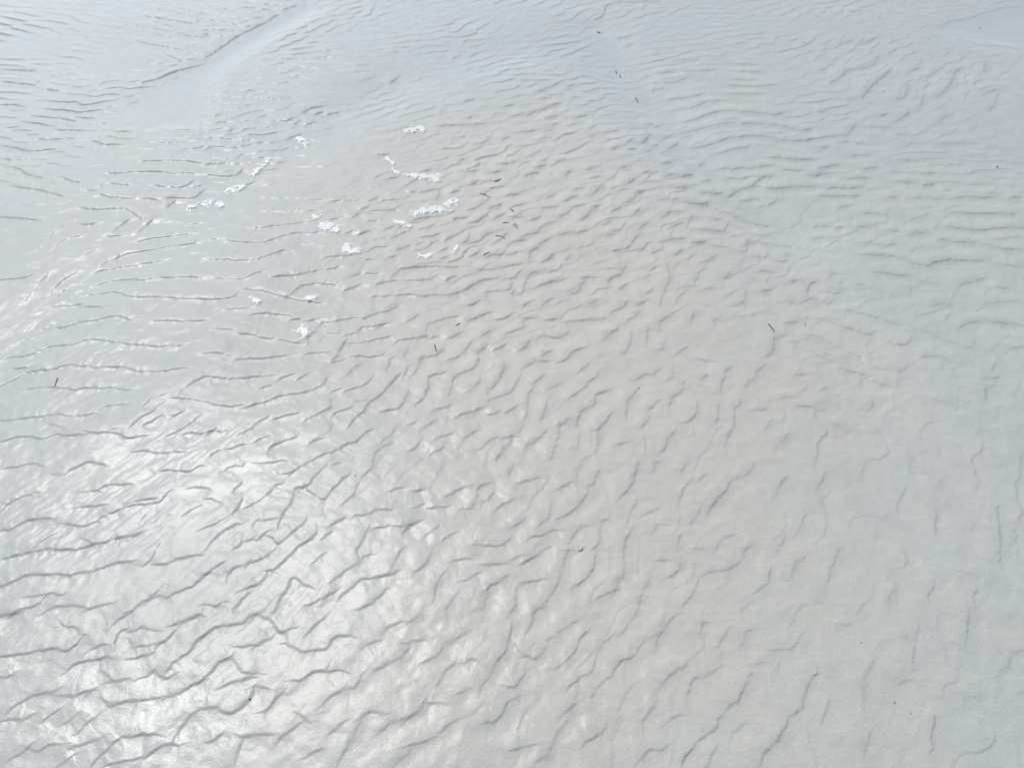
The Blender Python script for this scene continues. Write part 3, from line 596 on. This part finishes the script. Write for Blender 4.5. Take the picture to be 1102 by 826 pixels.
def foam(label, spine, widths, dens=1.0):
    """A ragged mat of froth lying over the ripples, domed in the middle, with loose bubbles round its rim."""
    px = np.array(spine, float)
    gx, gy = ground(px[:, 0], px[:, 1])
    P = np.stack([gx, gy], 1)
    W = np.interp(np.arange(0, len(P) - 1 + 1e-6, .125), np.arange(len(P)), np.array(widths) * (P[:, 1] * CW + CAM_H * SW) / FOC * .68)
    Q = np.stack([np.interp(np.arange(0, len(P) - 1 + 1e-6, .125), np.arange(len(P)), P[:, k]) for k in (0, 1)], 1)
    st = .0025; ms = W.max() * 2.4 + .01
    xs_ = np.arange(P[:, 0].min() - ms, P[:, 0].max() + ms, st); ys_ = np.arange(P[:, 1].min() - ms, P[:, 1].max() + ms, st)
    A, B = np.meshgrid(xs_, ys_)
    d = np.min(np.hypot(A[..., None] - Q[:, 0], (B[..., None] - Q[:, 1]) / 1.7) / W, axis=-1)
    sdn = int(px[0, 0] * 7 + px[0, 1])
    m = 1.0 - d + .40 * vnoise(A / .016, B / .016, sdn) + .12 * vnoise(A / .006, B / .006, sdn + 1) + .1 * (dens - 1)
    idx_, vs, fs = {}, [], []
    keep = m > -.45
    thick = []
    for jy in range(len(ys_) - 1):
        for ix in range(len(xs_) - 1):
            if keep[jy, ix] and keep[jy + 1, ix] and keep[jy, ix + 1] and keep[jy + 1, ix + 1]:
                f_ = []
                for (jb, ib) in ((jy, ix), (jy, ix + 1), (jy + 1, ix + 1), (jy + 1, ix)):
                    if (jb, ib) not in idx_:
                        hump = min(1, max(0, m[jb, ib]) * 1.6)
                        z = height_at(A[jb, ib], B[jb, ib]) + .0010 + .0040 * hump * (1 + .12 * math.sin(jb * 1.1 + 2 * math.sin(ib * .7)))
                        idx_[(jb, ib)] = len(vs); vs.append((A[jb, ib], B[jb, ib], z)); thick.append(min(1, max(0, (m[jb, ib] + .4) / 1.5)))
                    f_.append(idx_[(jb, ib)])
                fs.append(f_)
    fr2 = random.Random(sdn)
    for _ in range(int(9 * dens)):
        k = fr2.randrange(len(Q)); a = fr2.uniform(0, 6.283); q = fr2.uniform(.7, 1.7) * W[k]
        x, y = Q[k, 0] + math.cos(a) * q, Q[k, 1] + math.sin(a) * q * 1.7
        rad = fr2.choice([.0014, .0018, .0024, .003]); z = height_at(x, y); n0 = len(vs)
        vs += [(x + v[0] * rad, y + v[1] * rad, z + v[2] * rad * .6) for v in ICO_V]
        fs += [[n0 + i for i in t] for t in ICO_F]; thick += [.5] * len(ICO_V)
    o = link_mesh("foam_patch", vs, fs, m_foam, label, "foam", "foam flecks left on the wet ripples")
    ta_ = o.data.attributes.new("thick", 'FLOAT', 'POINT'); ta_.data.foreach_set("value", np.array(thick, np.float32))
    return recentre(o, vs)


foam("small bright foam fleck farthest from the camera in the central foam group", [(437, 141), (447, 140), (454, 139)], [5, 8, 6])
foam("long white crooked streak of foam, largest of the central foam flecks", [(416, 171), (423, 176), (423, 184), (430, 187), (443, 189), (458, 191), (470, 192)], [3, 3, 2, 4, 4, 7, 9])
foam("bright round foam dab, right end of the three beneath the long streak", [(483, 218), (491, 217)], [7, 8])
foam("foam dab with a thin tail, middle of three beneath the long streak", [(465, 227), (472, 226), (480, 228), (486, 228)], [8, 7, 3, 3])
foam("square pale foam dab, left end of the three beneath the long streak", [(448, 229), (456, 227)], [7, 8])
foam("thin slanting foam smear just below and left of the square foam dab", [(424, 239), (432, 240), (441, 243)], [3, 5, 4], .8)
foam("solid white oval foam fleck lying alone on smooth sand left of the central group", [(346, 242), (354, 244), (363, 247)], [6, 9, 7], 1.2)
foam("tiny foam dot just above the solid white oval fleck", [(338, 233), (343, 235)], [4, 4])
foam("foam dab with a short side arm below the thin slanting smear", [(373, 265), (377, 271), (388, 270)], [6, 8, 4])
foam("faint pale foam patch under the square foam dab, near a ripple crest", [(452, 275), (461, 276)], [5, 7], .5)
foam("faint curved foam wisp at the lower right of the central foam group", [(488, 272), (492, 266)], [5, 4], .5)
foam("white foam patch on the diagonal ridge, lowest of the ridge foam", [(220, 218), (230, 217), (240, 219)], [7, 6, 5])
foam("ragged foam patch on the diagonal ridge, second from its low end", [(246, 203), (254, 201), (261, 199)], [6, 7, 5])
foam("foam wisp on the diagonal ridge among close set ripples, third from its low end", [(272, 186), (278, 182)], [5, 6], .7)
foam("foam wisp high on the diagonal ridge beside close set ripples, uppermost of the ridge foam", [(283, 178), (289, 171)], [5, 5], .7)
foam("pale foam dab where the smooth trough meets the far ripples", [(321, 148), (331, 153)], [6, 5], .7)
foam("lone foam dab at the left by the torn edge of the ridge", [(203, 221), (209, 220)], [6, 6])
foam("bright foam dab lying on its own right of the smooth tongue, nearest to the camera", [(324, 355), (331, 359)], [7, 8], 1.1)
foam("small foam dab among broken ripples just right of the smooth tongue", [(331, 322), (338, 322)], [5, 6], .7)
foam("slanting foam smear on smooth sand at the foot of the tongue", [(269, 322), (278, 326)], [4, 6], .8)


# ------------------------------------------------------------------ stranded bits of stem and grass
def stem(name, label, cat, pix, thick, mat, lift=.0, group=None):
    px = np.array(pix, float)
    gx, gy = ground(px[:, 0], px[:, 1])
    P = catmull(np.stack([gx, gy], 1), .004)
    n = len(P); vs, fs = [], []
    zc = [height_at(x, y) for x, y in P]
    zc = np.convolve(np.pad(zc, 2, mode='edge'), np.ones(5) / 5, 'valid')
    R = 7
    for k in range(n):
        t = k / (n - 1)
        d = P[min(k + 1, n - 1)] - P[max(k - 1, 0)]; d = d / (np.linalg.norm(d) + 1e-9)
        rad = thick * .43 * (.72 + .28 * math.sin(math.pi * min(1, max(0, t)))) * (1 + .14 * math.sin(17 * t + px[0, 0])) * (1.15 - .3 * t)
        z = zc[k] + rad * .55 + lift * t
        for q in range(R):
            a = 2 * math.pi * q / R
            off = math.cos(a) * rad
            vs.append((P[k, 0] - d[1] * off, P[k, 1] + d[0] * off, z + math.sin(a) * rad * .8))
    for k in range(n - 1):
        for q in range(R):
            fs.append([k * R + q, k * R + (q + 1) % R, (k + 1) * R + (q + 1) % R, (k + 1) * R + q])
    fs.append(list(range(R))[::-1]); fs.append([(n - 1) * R + q for q in range(R)])
    o = link_mesh(name, vs, fs, mat, label, cat, group)
    c0 = np.mean(np.array(vs), 0)
    o.data.transform(__import__("mathutils").Matrix.Translation((-c0[0], -c0[1], -c0[2]))); o.location = tuple(c0)
    return o


TW = "stranded bits of stem on the sand"
stem("twig", "short dark twig lying end on, alone on the broad ripples at the far left", "twig", [(62.0, 406.6), (60.8, 411), (59.4, 415.6)], .0040, m_dark, group=TW)
stem("twig", "short black twig lying aslant, upper of the pair amid the central ripples", "twig", [(490.4, 350.8), (495.2, 347.8)], .0038, m_dark, group=TW)
stem("twig", "stubby black twig pointing at the camera, lower of the pair amid the central ripples", "twig", [(467.9, 371.8), (468.6, 375), (469.8, 379.3)], .0046, m_dark, group=TW)
stem("twig", "lone grey brown twig lying aslant on the smooth sand to the right", "twig", [(826.7, 347.3), (830, 351), (833.6, 355.6)], .0048, m_dark, group=TW)
stem("grass_blade", "thin bent brown grass blade, longest bit in the far cluster", "grass blade", [(516.5, 208.6), (522, 209.4), (528, 212.8)], .0040, m_brown, group=TW)
stem("twig", "dark twig leaning up right, farthest from the camera in the cluster of bits", "twig", [(532, 195.2), (536, 194.4), (538.6, 192.4)], .0048, m_dark, group=TW)
stem("twig", "stubby dark twig chip at the right of the cluster, just above the level twig", "twig", [(549.8, 225.2), (552.8, 228)], .0062, m_dark, group=TW)
stem("twig", "dark level twig in the cluster beside the split brown blades", "twig", [(540.8, 239.8), (544, 239.2), (547.8, 238.8)], .0046, m_dark, group=TW)
stem("grass_blade", "short brown grass blade right of the level twig, upper strand of the two", "grass blade", [(553.4, 240.2), (556, 241.4), (557.8, 243)], .0034, m_brown, group=TW)
stem("grass_blade", "dull brown grass blade right of the level twig, lower strand of the two", "grass blade", [(551.6, 241.2), (555, 243.6), (557.6, 246.4)], .0042, m_brown, group=TW)
stem("twig", "thin grey twig sloping down right below the split brown blades", "twig", [(533.2, 253.3), (538, 254.2), (543.2, 255.8)], .0042, m_dark, group=TW)
stem("twig", "dark twig leaning up right, nearest to the camera in the far cluster of bits", "twig", [(520.2, 274), (527.2, 271.4)], .0042, m_dark, group=TW)
stem("twig", "dark twig below two specks at the gully edge, nearest of those three", "twig", [(684.8, 99.2), (687.2, 104.2)], .0062, m_dark, group=TW)
stem("twig", "tiny dark twig at the gully edge, farthest of the three there", "twig", [(663, 70), (664.2, 73.8)], .0064, m_dark, group=TW)
stem("twig", "tiny dark twig at the gully edge, middle of the three there", "twig", [(667.4, 75), (668.2, 77.6)], .0066, m_dark, group=TW)
stem("twig", "tiny dark chip by the crooked far ripple scarp, top of the picture", "twig", [(642.8, 31), (646.2, 31.8)], .0075, m_dark, group=TW)
stem("twig", "small hooked dark twig standing up on the near central ripples", "twig", [(622.6, 592.6), (625.8, 592), (627.2, 589.4)], .0021, m_dark, lift=.003, group=TW)
stem("grass_blade", "faint short stalk end on, right of the lone grey brown twig", "grass blade", [(867, 344), (867.4, 348.2)], .0032, m_brown, group=TW)


def chip(label, px, py, size, mat=None):
    x, y = [float(q) for q in ground(px, py)]
    z = height_at(x, y)
    rr = random.Random(int(px * 13 + py)); sx, sy = size * rr.uniform(.8, 1.4), size * rr.uniform(.6, 1.0); a = rr.uniform(0, 3.1)
    vs = []
    for v in ICO_V:
        k = 1 + .22 * math.sin(5 * v[0] + px) * math.cos(4 * v[1] + py)
        X_, Y_ = v[0] * sx * k, v[1] * sy * k
        vs.append((X_ * math.cos(a) - Y_ * math.sin(a), X_ * math.sin(a) + Y_ * math.cos(a), v[2] * size * .5 * k))
    o = link_mesh("shell_chip", vs, [list(t) for t in ICO_F], mat or m_dark, label, "chip", "dark specks on the sand")
    o.location = (x, y, z + size * .2)
    return o


chip("dark speck on a crest at the right rim of the sun glare", 382.5, 512.6, .0022)
chip("dark speck inside the sun glare near the bottom of the picture", 269, 752, .0024)
chip("dark speck on smooth sand above the right hand net of ripples", 687.3, 418, .0020)
chip("dark speck on the pale flat between the two long right hand crests", 771, 462.4, .0018)
chip("dark speck alone on the bare far right sand, below the long level ripples", 1073.4, 179.4, .0046)
chip("dark speck in the smooth hollow at the far right", 1055.5, 28, .0045)
chip("dark speck on the faint far ripples right of centre", 865, 46, .0042)
chip("dark paired speck on bare sand near the lower right corner, left of the short crack", 963, 755.5, .0017)
chip("brownish speck on bare sand, uppermost speck of the lower right corner", 927, 691, .0018, m_brown)
chip("dark speck beside the short upright crack of the lower right corner", 980, 767, .0014)

# ------------------------------------------------------------------ daylight
SUN_EL = math.radians(50.3); SUN_AZ = math.radians(28.5)     # azimuth left of the view direction
sd_ = (-math.sin(SUN_AZ) * math.cos(SUN_EL), math.cos(SUN_AZ) * math.cos(SUN_EL), math.sin(SUN_EL))
sun_d = bpy.data.lights.new("sun", 'SUN'); sun_d.energy = 3.1; sun_d.angle = math.radians(.55); sun_d.color = (1, .975, .945)
sun = bpy.data.objects.new("sun", sun_d); COL.objects.link(sun)
from mathutils import Vector
sun.rotation_euler = Vector(sd_).to_track_quat('Z', 'Y').to_euler()
sun.location = (sd_[0] * 20, sd_[1] * 20, sd_[2] * 20)

wd = bpy.data.worlds.new("World"); S.world = wd; wd.use_nodes = True
nt = wd.node_tree; bg = nt.nodes.get("Background")
sky = nt.nodes.new("ShaderNodeTexSky"); sky.sky_type = 'NISHITA'; sky.sun_disc = False
sky.sun_elevation = SUN_EL; sky.sun_rotation = -SUN_AZ
sky.air_density = 1.0; sky.dust_density = .6; sky.ozone_density = .3
nt.links.new(sky.outputs["Color"], bg.inputs["Color"]); bg.inputs["Strength"].default_value = 0.13

S.view_settings.view_transform = 'Standard'
S.view_settings.look = 'None'
S.view_settings.exposure = 0.12
S.view_settings.gamma = 1
S.view_settings.use_curve_mapping = False
